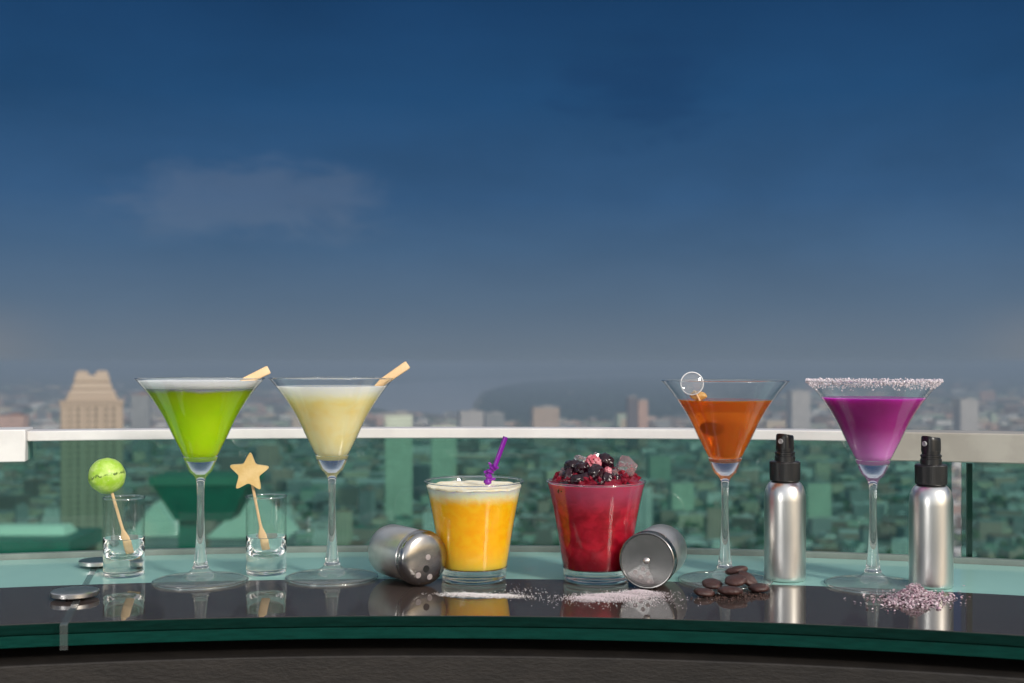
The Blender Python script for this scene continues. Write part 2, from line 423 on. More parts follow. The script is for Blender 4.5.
# dark wooded bend of the river, one far wood
M['far_wood'] = noisy('far_wood', (.022, .042, .040), (.036, .062, .054), .01, .95)
def wood_mesh():
    mb = MB(); rnd = random.Random(5)
    def inside(x, y, pts):
        r = False; j = len(pts)-1
        for i in range(len(pts)):
            if (pts[i][1] > y) != (pts[j][1] > y) and x < (pts[j][0]-pts[i][0])*(y-pts[i][1])/(pts[j][1]-pts[i][1])+pts[i][0]: r = not r
            j = i
        return r
    outl = [(488, 393), (515, 384.8), (578, 380), (660, 377.2), (770, 377), (800, 384), (770, 400), (700, 412), (640, 420), (560, 424), (500, 424), (478, 415)]
    for t in range(4200):
        x, y = rnd.uniform(476, 800), rnd.uniform(377, 424)
        if not inside(x, y, outl): continue
        p = ground_pt(x, y); s = p.y/F*rnd.uniform(2.0, 5.0)
        mb.frustum((p.x, p.y, GZ), (s*2.2, s*2.2), (s*.8, s*.8), min(s*.7, 22)*rnd.uniform(.6, 1.1), rnd.uniform(0, 3))
    return mb
tag(wood_mesh().build('far_woodland', M['far_wood'], smooth=False, fix=False), kind='stuff')


# ------------------------------------------------------------------ the city
def facade(name, wall, glass, fl=3.6, wd=4.2, amt=.75):
    """wall paint with a grid of window openings, laid out in the building's own metres"""
    m, k, b = mat(name, wall, .75)
    g = k.new('ShaderNodeNewGeometry'); sp = k.new('ShaderNodeSeparateXYZ'); k.put(sp.inputs[0], g.outputs['Position'])
    fz = k.math('FRACT', k.math('DIVIDE', k.math('ADD', sp.outputs[2], 500.0), fl))
    fx = k.math('FRACT', k.math('DIVIDE', k.math('ADD', k.math('ADD', sp.outputs[0], k.math('MULTIPLY', sp.outputs[1], .93)), 90000.0), wd))
    win = k.math('MULTIPLY', k.math('MULTIPLY', k.smooth(fz, .30, .34), k.math('SUBTRACT', 1.0, k.smooth(fz, .80, .84))),
                 k.math('MULTIPLY', k.smooth(fx, .22, .26), k.math('SUBTRACT', 1.0, k.smooth(fx, .74, .78))))
    nz = k.new('ShaderNodeSeparateXYZ'); k.put(nz.inputs[0], g.outputs['Normal'])
    win = k.math('MULTIPLY', win, k.math('LESS_THAN', k.math('ABSOLUTE', nz.outputs[2]), .4))
    dirt = k.noise(g.outputs['Position'], .05, 4, .6)
    wl = k.mix(k.smooth(dirt, .35, .7, 0, .35), wall, tuple(q*.6 for q in wall))
    k.put(b.inputs['Base Color'], k.mix(k.math('MULTIPLY', win, amt), wl, glass))
    return m
PAL = [('white', (.72, .71, .68)), ('cream', (.60, .50, .36)), ('pink', (.52, .34, .27)), ('grey', (.27, .28, .28)), ('pale green', (.36, .44, .34)), ('brown', (.18, .13, .10))]
FAC = [facade('facade_'+n.replace(' ', '_'), c_, (.06, .08, .09)) for n, c_ in PAL]
ROOFS = [noisy('roof_concrete', (.24, .235, .225), (.32, .31, .295), .05, .9), noisy('roof_rust', (.20, .09, .06), (.24, .12, .085), .05, .9),
         noisy('roof_green', (.04, .16, .11), (.05, .20, .14), .05, .8), noisy('roof_white', (.52, .52, .51), (.60, .60, .58), .05, .7)]

def unit_building(kind, mi):
    """a block one unit wide, deep and tall, standing on the origin"""
    mb = MB()
    if kind == 'flat':
        mb.box((0, 0, .48), (1, 1, .96)); mb.box((0, 0, .97), (1.02, 1.02, .03), mi=1); mb.box((.12, .1, 1.01), (.4, .35, .05), mi=0); mb.box((-.3, -.2, 1.0), (.15, .15, .04), mi=1)
    elif kind == 'step':
        mb.box((0, 0, .36), (1, 1, .72)); mb.box((0, 0, .80), (.78, .74, .16)); mb.box((.0, 0, .92), (.5, .5, .08), mi=1); mb.box((.05, 0, .98), (.2, .2, .04), mi=0)
    elif kind == 'wing':
        mb.box((-.25, 0, .42), (.5, 1, .84)); mb.box((.27, .1, .5), (.46, .7, 1.0)); mb.box((-.25, 0, .852), (.53, 1.03, .02), mi=1); mb.box((.27, .1, 1.01), (.49, .73, .02), mi=1)
    else:
        mb.box((0, 0, .33), (1, 1, .66))
        v = [(-.54, -.54, .66), (.54, -.54, .66), (.54, .54, .66), (-.54, .54, .66), (-.54, 0, 1.0), (.54, 0, 1.0)]
        mb.add(v, [(0, 1, 5, 4), (2, 3, 4, 5), (1, 2, 5), (3, 0, 4), (3, 2, 1, 0)], 1)
    return mb
KIND_WORD = {'flat': 'flat roofed block', 'step': 'stepped block', 'wing': 'two winged block', 'gable': 'gable roofed hall'}
protos = {}
def proto(kd, ci, ri):
    key = (kd, ci, ri)
    if key not in protos: protos[key] = (unit_building(kd, ci), [FAC[ci], ROOFS[ri]], None)
    mb, ms, me = protos[key]
    if me is None:
        o = mb.build('city_building', ms, smooth=False); me = o.data; bpy.data.objects.remove(o)
        protos[key] = (mb, ms, me)
    return me

rnd = random.Random(21)
cells = []
def keep(px, py):
    if 484 < px < 775 and py < 421 and py > 376: return rnd.random() < .02     # the wooded bend
    if 300 < px < 490 and py < 414 and py > 378: return False                   # the river
    return True
# rows of blocks from the nearest ground the table lets one see out to the far bank
for t in range(15000):
    py = 377+ (rnd.random()**.8)*205
    px = rnd.uniform(-40, 1064)
    if not keep(px, py): continue
    p = ground_pt(px, py)
    base = rnd.choice((10, 12, 14, 18, 24, 30))
    cells.append((p.y, px, p.x, base))
near = []; far = []
used = {}
for (Y, px, X, base) in sorted(cells):
    g = (int(X//23), int(Y//34))
    if Y < 3600:
        if g in used: continue
        used[g] = 1
        if rnd.random() < .38: continue
    near.append((Y, px, X, base)) if len(near) < 255 else far.append((Y, px, X, base))
ROOFW = ['concrete roof', 'rust red roof', 'green roof', 'white roof']
for (Y, px, X, base) in near:
    kd = rnd.choices(('flat', 'step', 'wing', 'gable'), (4, 2, 2, 3))[0]
    ci = rnd.choices(range(6), (5, 3, 2, 3, 3, 1))[0]; ri = rnd.choices(range(4), (5, 2, 2, 2))[0]
    h = base*rnd.uniform(.3, .62); w = rnd.uniform(11, 38); d = rnd.uniform(9, 24)
    if rnd.random() < .17 and kd != 'gable': h = base*rnd.uniform(1.4, 2.6); w = rnd.uniform(12, 22); d = w
    o = bpy.data.objects.new('city_building', proto(kd, ci, ri)); COL.objects.link(o)
    o.location = (X, Y, GZ); o.scale = (w, d, h); o.rotation_euler.z = rnd.choice((0, .25, -.3, .6, pi/2))+rnd.uniform(-.1, .1)
    lab = '%s %s with %s behind the railing glass' % (PAL[ci][0], KIND_WORD[kd], ROOFW[ri])
    tag(o, lab, 'building', 'low city blocks seen through the green railing glass')
fb = MB()
for (Y, px, X, base) in far:
    if Y > 3300 and rnd.random() < .5: continue
    k = Y/2500
    h = base*rnd.uniform(.3, .8)*(2.6 if rnd.random() < .035 else 1); w = rnd.uniform(14, 55)*min(k, 2.6)**.8; d = rnd.uniform(10, 30)
    rz = rnd.uniform(-.4, .4)
    fb.box((X, Y, GZ+h/2), (w, d, h), rz, rnd.choices(range(6), (2, 3, 4, 4, 2, 4))[0])
    fb.box((X, Y, GZ+h+.4), (w*1.03, d*1.03, .8), rz, 6+rnd.choices(range(4), (5, 2, 1, 3))[0])
    if rnd.random() < .5: fb.box((X+w*.15, Y, GZ+h+2), (w*.35, d*.4, 2.6), rz, rnd.randrange(6))
tag(fb.build('far_city', FAC+ROOFS, smooth=False, fix=False), kind='stuff')

# street trees and parks between the blocks, one leafy mass
def leaf_mat(name, a, b2):
    m, k, b = mat(name, a, .8)
    g = k.new('ShaderNodeNewGeometry')
    col = k.mix(g.outputs['Random Per Island'], a, b2)
    k.put(b.inputs['Base Color'], col)
    return m
tm = MB()
for t in range(4200):
    py = rnd.uniform(440, 585); px = rnd.uniform(-40, 1064)
    w = noise.noise(Vector((px*.012, py*.03, 3.0)))+ (.25 if (540 < px < 760 and py > 500) else 0)
    if w < -.02: continue
    p = ground_pt(px, py); s = rnd.uniform(3, 6.5)
    for q in range(3):
        tm.blob((p.x+rnd.uniform(-5, 5), p.y+rnd.uniform(-5, 5), GZ+s*rnd.uniform(.7, 1.5)), s*rnd.uniform(.5, .9), 1, .35, rnd.random()*50, 1.7)
tag(tm.build('city_treetops', leaf_mat('leafage', (.022, .055, .020), (.085, .14, .045)), smooth=False, fix=False), kind='stuff')

# single landmarks
def landmark(name, label, px0, px1, ytop, Y, wall, rz=0.0, depth=.8, cap='flat', roof=0, base=None):
    w = (px1-px0)/F*Y; X = ((px0+px1)/2-512)/F*Y; zt = HC-(ytop-Y0)/F*Y; h = zt-GZ
    t = empty(name, (X, Y, GZ), label, 'building')
    t.rotation_euler.z = rz
    d = w*depth
    MB().box((0, 0, h/2-.5), (w, d, h-1)).build('wall', wall, t, smooth=False)
    r = MB()
    if cap == 'flat': r.box((0, 0, h-.3), (w*1.02, d*1.02, 1.4)); r.box((w*.1, 0, h+2), (w*.4, d*.4, 3.6))
    elif cap == 'dome': r.frustum((0, 0, h-.6), (w, d), (w*.6, d*.6), w*.25); r.frustum((0, 0, h-.6+w*.25), (w*.5, d*.5), (w*.2, d*.2), w*.12)
    elif cap == 'gable':
        r.add([(-w*.53, -d*.53, h-.6), (w*.53, -d*.53, h-.6), (w*.53, d*.53, h-.6), (-w*.53, d*.53, h-.6), (0, -d*.53, h+w*.3), (0, d*.53, h+w*.3)],
              [(0, 3, 5, 4), (1, 4, 5, 2), (0, 4, 1), (3, 2, 5), (0, 1, 2, 3)])
    r.build('roof', ROOFS[roof], t, smooth=False)
    f = MB(); n = 4
    for i in range(n): f.box(((i+.5)/n*w-w/2, -d/2-.25, h*.48), (w*.035, .5, h*.93))
    f.build('fin', wall, t, smooth=False)
    return t

TAN = facade('facade_tan', (.34, .27, .205), (.05, .042, .038), 3.9, 4.4, .8)
TANP, k_, b_ = mat('tan_plaster', (.36, .29, .225), .8)
# the tall tan tower with the stepped, notched crown
def crown_tower():
    Y = 760.0; sx = Y/F
    t = empty('crowned_tower', ((92-512)*sx, Y, GZ), 'tall tan tower with a notched tapering crown, left behind the railing', 'building')
    zt = HC-(403-Y0)*sx; h = zt-GZ; w = 58*sx
    t.rotation_euler.z = .34
    MB().box((0, 0, h/2), (w, w*.8, h)).build('wall', TAN, t, smooth=False)
    b = MB()
    for i in range(7): b.box((-w/2+w*(i+.5)/7, -w*.4-.12, h*.497), (w*.05, .24, h*.99))
    b.build('pilaster', TANP, t, smooth=False)
    p = MB(); p.box((0, 0, h+.9), (w*1.03, w*.83, 1.8)); p.build('parapet', TANP, t, smooth=False)
    cr = MB()
    lv = [(0, 50), (5*sx, 47), (11*sx, 40), (18*sx, 35), (25*sx, 32)]
    for (z0, w0), (z1, w1) in zip(lv, lv[1:]): cr.frustum((0, 0, h+1.8+z0), (w0*sx, w0*sx*.8), (w1*sx, w1*sx*.8), z1-z0)
    cr.build('crown', TANP, t, smooth=False, bevel=1.2)
    for s in (-1, 1):
        q = MB(); q.frustum((s*9.2*sx, 0, h+1.8+24.8*sx), (13.8*sx, 20*sx), (12*sx, 16*sx), 3.2*sx); q.frustum((s*9.2*sx, 0, h+1.8+27.95*sx), (12*sx, 16*sx), (8*sx, 10*sx), 1.6*sx)
        q.build('turret', TANP, t, smooth=False, bevel=1.2)
crown_tower()
PALE = facade('facade_pale', (.60, .66, .53), (.10, .13, .11), 5.2, 6.5, .8)
BEIGE = facade('facade_beige', (.44, .35, .28), (.07, .06, .06), 5.0, 6.5, .75)
DARK = facade('facade_dark', (.13, .12, .13), (.05, .06, .08), 3.6, 5, .6)
WHITE = facade('facade_bright', (.44, .42, .40), (.12, .12, .13), 5.5, 7, .7)
landmark('ribbed_tower', 'tall pale ribbed tower rising behind the fallen left shaker', 385, 412, 414, 1590, PALE, .1)
landmark('ribbed_tower', 'narrow pale green tower behind the rim of the orange drink', 431, 456, 425, 1800, PALE, .1)
landmark('apartment_block', 'first beige slab with dark slots, right of the pale yellow cocktail stem', 338, 358, 487, 1680, BEIGE, .05)
landmark('apartment_block', 'second beige slab beside the ribbed tower, standing behind the left shaker', 364, 382, 487, 1700, BEIGE, .05)
landmark('low_hall', 'wide low hall with a pale flat roof behind the yellow cocktail stem', 300, 384, 481, 2000, FAC[4], 0, .5, 'flat', 3)
landmark('tower_block', 'whitish tower block above the rail, left one of a close pair', 459, 482, 411, 3400, WHITE, .2)
landmark('tower_block', 'greyish tower block above the rail, right one of a close pair', 484, 503, 413, 3500, FAC[3], .2)
landmark('tower_block', 'square tan tower block above the rail, between both tumblers', 532, 558, 407, 3000, BEIGE, .1, .8, 'flat', 0)
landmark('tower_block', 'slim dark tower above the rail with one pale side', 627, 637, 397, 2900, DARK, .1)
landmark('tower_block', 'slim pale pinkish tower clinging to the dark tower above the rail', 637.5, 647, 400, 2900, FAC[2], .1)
landmark('tower_block', 'boxy pale green block behind the tilted shaker on the right', 669, 692, 482, 1620, PALE, .15)
landmark('tower_block', 'faint teal block just under the rail, left of the amber cocktail', 648, 669, 455, 2100, FAC[4], .1)
landmark('tower_block', 'pale green yellowish block just right of the left spray bottle', 804, 828, 482, 1600, PALE, .1)
landmark('tower_block', 'hazy pale tower above the rail, between the amber and purple cocktails', 789, 808, 391, 3600, WHITE, .1)
landmark('tower_block', 'whitish tower above the thick right rail, behind the right spray bottle', 956, 975, 399, 3300, WHITE, .15)
landmark('tower_block', 'pale block with a pink top beside the green cocktail', 133, 150, 394, 2600, FAC[3], .1, .8, 'flat', 1)
landmark('tower_block', 'dark brown block above the rail, right of the yellow cocktail', 386, 413, 412, 3600, DARK, .2)
landmark('tower_block', 'yellowish block at the far right behind the glass', 975, 1006, 526, 1500, FAC[1], .1)
landmark('tower_block', 'pinkish low block above the left end of the rail', 2, 26, 415, 2400, FAC[2], .1, .8, 'flat', 1)

# dark green funnel shaped roof structure with pale gables either side
GREENM = noisy('green_cladding', (.003, .12, .085), (.005, .16, .11), .2, .5)
def funnel():
    Y = 260.0; s = Y/F
    X = (208-512)*s
    z = lambda py: HC-(py-Y0)*s
    t = empty('funnel_tower', (X, Y, z(700)), 'dark green funnel shaped rooftop on a narrow shaft behind the green cocktail', 'building')
    zb = z(700)
    MB().frustum((0, 0, z(518)-zb), (54*s, 40*s), (92*s, 64*s), (518-482)*s).build('funnel', GREENM, t, smooth=False)
    MB().box((0, 0, z(478)-zb), (98*s, 68*s, 8*s)).build('roof', ROOFS[2], t, smooth=False)
    MB().box((-17*s, 0, (z(519)-zb)/2), (20*s, 20*s, z(519)-zb)).build('shaft', GREENM, t, smooth=False)
    for (nm, lab, x0, x1, yt, yb) in (('gabled_house', 'pale gable roof left of the dark green funnel', 138, 186, 500, 533), ('gabled_house', 'pale gable roof right of the dark green funnel', 218, 290, 498, 533)):
        Yh = 1180.0; q = Yh/F; w = (x1-x0)*q; zt = HC-(yt-Y0)*q; zw = HC-(yb-Y0)*q
        g = empty(nm, (((x0+x1)/2-512)*q, Yh, GZ), lab, 'building')
        MB().box((0, 0, (zw-GZ)/2), (w, w*.9, zw-GZ)).build('wall', FAC[3], g, smooth=False)
        hh = zw-GZ; r = MB()
        r.add([(-w*.55, -w*.5, hh), (w*.55, -w*.5, hh), (w*.55, w*.5, hh), (-w*.55, w*.5, hh), (0, -w*.5, zt-GZ), (0, w*.5, zt-GZ)],
              [(0, 3, 5, 4), (1, 4, 5, 2), (0, 4, 1), (3, 2, 5), (0, 1, 2, 3)])
        r.build('roof', PALEROOF, g, smooth=False)
PALEROOF = noisy('pale_roof', (.66, .72, .62), (.72, .78, .68), .05, .7)
funnel()
def green_hall():
    Y = 300.0; s = Y/F; z = lambda py: HC-(py-Y0)*s
    t = empty('green_roofed_hall', ((26-512)*s, Y, GZ), 'hall with a dark green roof edge at the lower left behind the glass', 'building')
    MB().box((0, 6, (z(553)-GZ)/2), (96*s, 20, z(553)-GZ)).build('wall', FAC[5], t, smooth=False)
    MB().box((0, 6, z(545)-GZ), (104*s, 24, 15*s)).build('roof', GREENM, t, smooth=False)
    r = MB(); r.frustum((-6*s, 8, z(538)-GZ), (80*s, 9), (70*s, 5), 9*s); r.build('roof_light', PALEROOF, t, smooth=False)
green_hall()


# ------------------------------------------------------------------ the bar counter (concentric arcs)
CC = Vector((-.067, -.545, 0)); R1, R2, R3 = 1.41, 1.558, 1.703
A0, A1 = radians(-34), radians(34)
def theta(px, R):
    """angle on the arc of radius R that stands at picture column px"""
    k = (px-512)/F; lo, hi = A0*1.3, A1*1.3
    g = lambda a: (CC.x+R*sin(a))-k*(CC.y+R*cos(a))
    for _ in range(60):
        m = (lo+hi)/2
        if g(m) > 0: hi = m
        else: lo = m
    return lo
bar = empty('bar_counter', CC, 'curved black glass bar top with a pale teal band and thick green edge', 'bar counter')
top = MB(); n = 140
rows = []
for i in range(n+1):
    a = A0+(A1-A0)*i/n
    for r, z in ((R1, 0), (R2, 0), (R3, 0), (R3, -.008), (R1, -.008)): top.v.append((r*sin(a), r*cos(a), z))
for i in range(n):
    o, q = 5*i, 5*i+5
    for j, mi in ((0, 0), (1, 1), (2, 2), (3, 2), (4, 2)):
        top.f.append((o+j, o+(j+1) % 5, q+(j+1) % 5, q+j)); top.m.append(mi)
top.build('glass_top', [M['black_top'], M['teal_top'], M['edge_dark']], bar, bevel=.0007)
MB().ring(R1+.0015, R3-.002, -.0172, -.0085, A0, A1, n).build('lower_glass', M['edge_green'], bar, bevel=.0006)
MB().ring(R1-.003, R3-.03, -.060, -.0285, A0, A1, n).build('ledge', M['fascia'], bar, bevel=.001)
MB().ring(R1+.10, R3-.05, -.0284, -.0174, A0, A1, n).build('spacer', M['recess'], bar)
MB().ring(R1+.006, R3-.04, -1.05, -.0602, A0, A1, n).build('fascia', M['fascia'], bar)
# sealed joint between two glass sheets, with its two clamping discs
pa, pb = Vector((-.3835, 1.092, 0))-CC, Vector((-.3165, .8335, 0))-CC
dv = (pb-pa).normalized(); nv = Vector((-dv.y, dv.x, 0))
sm = MB(); w = .0026
e = pb+dv*.0012
sm.add([pa-nv*w, pa+nv*w, e+nv*w, e-nv*w, pa-nv*w+Vector((0, 0, .0007)), pa+nv*w+Vector((0, 0, .0007)), e+nv*w+Vector((0, 0, .0007)), e-nv*w+Vector((0, 0, .0007))],
       [(0, 1, 2, 3), (4, 5, 6, 7), (0, 1, 5, 4), (1, 2, 6, 5), (2, 3, 7, 6), (3, 0, 4, 7)])
f1 = e; 
sm.add([f1-nv*w+Vector((0, 0, .0007)), f1+nv*w+Vector((0, 0, .0007)), f1+nv*w+Vector((0, 0, -.0172)), f1-nv*w+Vector((0, 0, -.0172)),
        f1-nv*w-dv*.002+Vector((0, 0, .0007)), f1+nv*w-dv*.002+Vector((0, 0, .0007)), f1+nv*w-dv*.002+Vector((0, 0, -.0172)), f1-nv*w-dv*.002+Vector((0, 0, -.0172))],
       [(0, 1, 2, 3), (0, 1, 5, 4), (2, 3, 7, 6), (0, 3, 7, 4), (1, 2, 6, 5)])
sm.build('joint', M['silicone'], bar, smooth=False)
for (px, py, r) in ((75, 598, .0182), (98.5, 566.5, .0172)):
    q = on_table(px, py)-CC
    d_ = MB().lathe([(0, .0022), (r-.0006, .0022), (r, .0028), (r, .0056), (r-.0007, .0062), (r-.004, .0065), (0, .0066)], 64, Matrix.Translation(q))
    o = d_.build('clamp_disc', M['disc_steel'], bar)
    MB().lathe([(0, -.001), (.007, -.001), (.007, .0022), (0, .0022)], 32, Matrix.Translation(q)).build('spindle', M['recess'], o)
    o_ = o

# the glass railing right behind it
RR = 1.713
rail = empty('glass_railing', CC, 'curved green glass railing with a white top rail behind the bar', 'railing')
thL, thR, thG0, thG1 = theta(27.5, RR), theta(872, RR), theta(952, RR), theta(962, RR)
zt_, zb_ = HC-.0655, HC-.0752
MB().ring(RR+.004, RR+.014, .0005, zb_, A0*1.25, thG0, 100).build('glass_panel', M['rail_glass'], rail)
MB().ring(RR+.004, RR+.014, .0005, zb_, thG1, A1*1.25, 40).build('glass_panel', M['rail_glass'], rail)
MB().ring(RR+.004, RR+.016, .0005, zb_-.02, theta(967.5, RR), theta(972.8, RR), 3).build('added_panel_edge_strip', M['added_edge_strip'], rail)  # added dark strip standing in for the panel's dark glass edge
MB().ring(RR-.004, RR+.026, zb_, zt_, thL, thR, 100).build('top_rail', M['rail_white'], rail, bevel=.001)
MB().ring(RR-.012, RR+.034, zt_-.0285, zt_+.002, A0*1.25, thL, 20).build('rail_sleeve', M['rail_white'], rail, bevel=.0012)
MB().ring(RR-.010, RR+.034, zt_-.0272, zt_, thR, A1*1.25, 40).build('thick_rail', M['rail_shaded'], rail, bevel=.0012)
MB().ring(R3+.0012, R3+.009, -.006, .0052, A0*1.25, A1*1.25, 100).build('bottom_channel', M['channel'], rail, bevel=.0008)
dk = MB().ring(.001, 1.43, -1.1, -1.05, 0, 2*pi, 96); tag(dk.build('deck_floor', M['deck'], loc=CC), kind='structure')


# ------------------------------------------------------------------ cocktail glasses
OUT = [(14.3, 104.5), (17.2, 110.8), (21.8, 120), (26.4, 130), (31.0, 139), (36.6, 148), (42.2, 156.2), (47.8, 163.4), (53.4, 169.8)]
def interp(tab, h):
    for (r0, h0), (r1, h1) in zip(tab, tab[1:]):
        if h0 <= h <= h1: return r0+(r1-r0)*(h-h0)/(h1-h0)
    return tab[-1][0] if h > tab[-1][1] else tab[0][0]
def smooth_tab(tab, n):
    out = []; N_ = len(tab)-1
    for i in range(n+1):
        t = i/n*N_; j = min(int(t), N_-1); u = t-j
        p = [tab[max(0, min(N_, j+q))] for q in (-1, 0, 1, 2)]
        out.append(tuple(.5*((2*p[1][q])+(-p[0][q]+p[2][q])*u+(2*p[0][q]-5*p[1][q]+4*p[2][q]-p[3][q])*u*u+(-p[0][q]+3*p[1][q]-3*p[2][q]+p[3][q])*u**3) for q in (0, 1)))
    return out
OUTS = smooth_tab(OUT, 28)
INN = [(max(r-.55, .1), h) for r, h in OUTS]
mm = lambda prof: [(r/1000, h/1000) for r, h in prof]
BOT = [(0, 101.7), (3, 101.8), (6, 102.3), (9, 103.2), (11.8, 104.3), (13.7, 105.6), (15.4, 108.2)]
STEM = [(0, 102.3), (3, 102.4), (6, 102.9), (9, 103.8), (11.6, 104.6), (14.2, 104.3), (13.0, 101), (11.4, 97.2), (9.9, 93.8), (8.7, 91.6), (6.6, 90.0), (6.0, 89.0), (4.5, 87.2), (3.6, 84), (3.1, 79), (2.9, 68),
        (2.95, 56), (3.3, 45), (3.9, 34), (4.7, 24), (5.6, 16.5), (6.0, 13.4), (7.0, 12.6), (7.2, 11.8), (6.6, 11.0), (0, 11.0)]
FOOT = [(0, 10.9), (6.6, 10.9), (8.2, 9.6), (11, 7.6), (16, 5.6), (24, 4.1), (32, 3.1), (37.0, 2.5), (38.0, 2.0), (38.1, 1.2), (37.8, .5), (36.5, .25), (20, 1.2), (8, 2.2), (0, 2.4)]
def torus(r, h, q, seg=128):
    return MB().lathe(mm([(r+q*cos(a*pi/6), h+q*sin(a*pi/6)) for a in range(13)]), seg)
def cocktail_glass(loc, label):
    t = empty('cocktail_glass', loc, label, 'cocktail glass', 'stemmed cocktail glasses lined up on the bar')
    bowl = MB().lathe(mm(OUTS+[(53.2, 170.1), (52.7, 170.0)]+INN[::-1][1:]), 96)
    bowl.build('bowl', M['bowl_glass'], t, angle=60)
    MB().lathe(mm(STEM), 64).build('stem', M['stem_glass_sheen'], t, angle=50)
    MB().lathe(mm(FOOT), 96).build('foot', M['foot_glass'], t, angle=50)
    torus(39.0, 1.1, .9).build('foot_rim', M['glass'], t)
    torus(53.1, 170.0, .55).build('rim', M['glass'], t)
    return t
def fill(t, top, material, crown=.0, name='drink'):
    prof = [q for q in BOT]
    hs = [108.9+(top-108.9)*i/22 for i in range(23)]
    prof += [(interp(INN, h)-.06, h) for h in hs]
    R = prof[-1][0]
    prof += [(R-.5, top+crown*.25), (R*.9, top+crown*.6), (R*.5, top+crown), (0, top+crown)]
    return MB().lathe(mm(prof), 96).build(name, material, t, angle=50)

g1 = cocktail_glass(on_table(200.6, 581.5), 'stemmed cocktail glass of bright green drink with white froth')
fill(g1, 161.6, M['green_drink'])
def foam(t, h0, h1, material):
    prof = [(0, h0+.1)]+[(interp(INN, h)-.14, h) for h in (h0+.1, (h0+h1)/2, h1)]
    R = prof[-1][0]; prof += [(R*.97, h1+.3), (R*.8, h1+.1), (R*.4, h1+.5), (0, h1+.4)]
    MB().lathe(mm(prof), 96, rad=lambda a, h: 1+0*a).build('froth', material, t, angle=60)
foam(g1, 161.7, 168.2, M['white_foam'])
g2 = cocktail_glass(on_table(332.0, 578), 'stemmed cocktail glass of cloudy pale yellow drink')
fill(g2, 163.6, M['yellow_drink'])
g3 = cocktail_glass(on_table(725, 581), 'stemmed cocktail glass of clear amber drink behind the chocolate')
fill(g3, 154.0, M['amber_drink'])
g4 = cocktail_glass(on_table(873, 585.5), 'stemmed cocktail glass of purple drink with a salted rim')
fill(g4, 156.5, M['purple_drink'])
g1.scale = g2.scale = (1, 1, 1.012)
sr = MB(); r2 = random.Random(3)
OCT = [(0, 2, 4), (2, 1, 4), (1, 3, 4), (3, 0, 4), (2, 0, 5), (1, 2, 5), (3, 1, 5), (0, 3, 5)]
def grain(mb, p, s, rn):
    M_ = Matrix.Translation(p) @ Matrix.Rotation(rn.uniform(0, 6), 4, Vector((rn.uniform(-1, 1), rn.uniform(-1, 1), rn.uniform(.1, 1))))
    a, b_, c_ = s*rn.uniform(.7, 1.2), s*rn.uniform(.7, 1.2), s*rn.uniform(.7, 1.2)
    mb.add([M_ @ Vector(q) for q in ((a, 0, 0), (-a, 0, 0), (0, b_, 0), (0, -b_, 0), (0, 0, c_), (0, 0, -c_))], OCT)
for i in range(2300):
    a = r2.uniform(0, 2*pi); h = 170.3-abs(r2.gauss(0, 2.9))+r2.uniform(0, 1.2); cl = .5+.5*noise.noise(Vector((cos(a)*6, sin(a)*6, 1)))
    h = max(h, 161.5+3*cl)
    r = interp(OUTS, min(h, 169.6))+r2.uniform(-.7, 1.5)
    grain(sr, Vector((r*cos(a), r*sin(a), h+r2.uniform(0, .7)))*.001, r2.uniform(.0003, .00095), r2)
tag(sr.build('salt_rim', M['pink_salt'], g4, smooth=False, fix=False), kind='stuff')

# bamboo picks: thin shaft that widens to a flat paddle
def pick_mesh(mb, a, b, paddle_from, w0, w1, th, start=0.0):
    """shaft from a, paddle ends at b; flat side towards the camera"""
    a, b = Vector(a), Vector(b); t = (b-a); L = t.length; t.normalize()
    u = t.cross(Vector((0, 1, 0))).normalized(); v = t.cross(u).normalized()
    st = [(0, w0, w0), (paddle_from-.06, w0*1.05, w0), (paddle_from, w0*1.25, w0*1.0), (paddle_from+.10, w1*.92, th), (.985, w1, th), (1.0, w1*.86, th*.8)]
    vs = []
    for s, w, q in st:
        p = a+t*(L*s)
        for k in range(12):
            an = 2*pi*k/12; cx, sy = cos(an), sin(an)
            ex = .6
            vs.append(p+u*(w*math.copysign(abs(cx)**ex, cx))+v*(q*math.copysign(abs(sy)**ex, sy)))
    n_ = len(st)
    fs = [(i*12+k, i*12+(k+1) % 12, (i+1)*12+(k+1) % 12, (i+1)*12+k) for i in range(n_-1) for k in range(12)]
    fs += [tuple(range(11, -1, -1)), tuple((n_-1)*12+k for k in range(12))]
    mb.add(vs, fs)

def fruit_pick(label, a, b, pf, head, hm, w1=.0042, name='fruit_pick', group='bamboo fruit picks'):
    base = Vector(b)
    t = empty(name, base, label, 'fruit pick', group)
    mb = MB(); pick_mesh(mb, Vector(a)-base, (0, 0, 0), pf, .00115, w1, .0010)
    mb.build('pick', M['wood'], t, angle=50)
    head(t, base, hm)
    return t
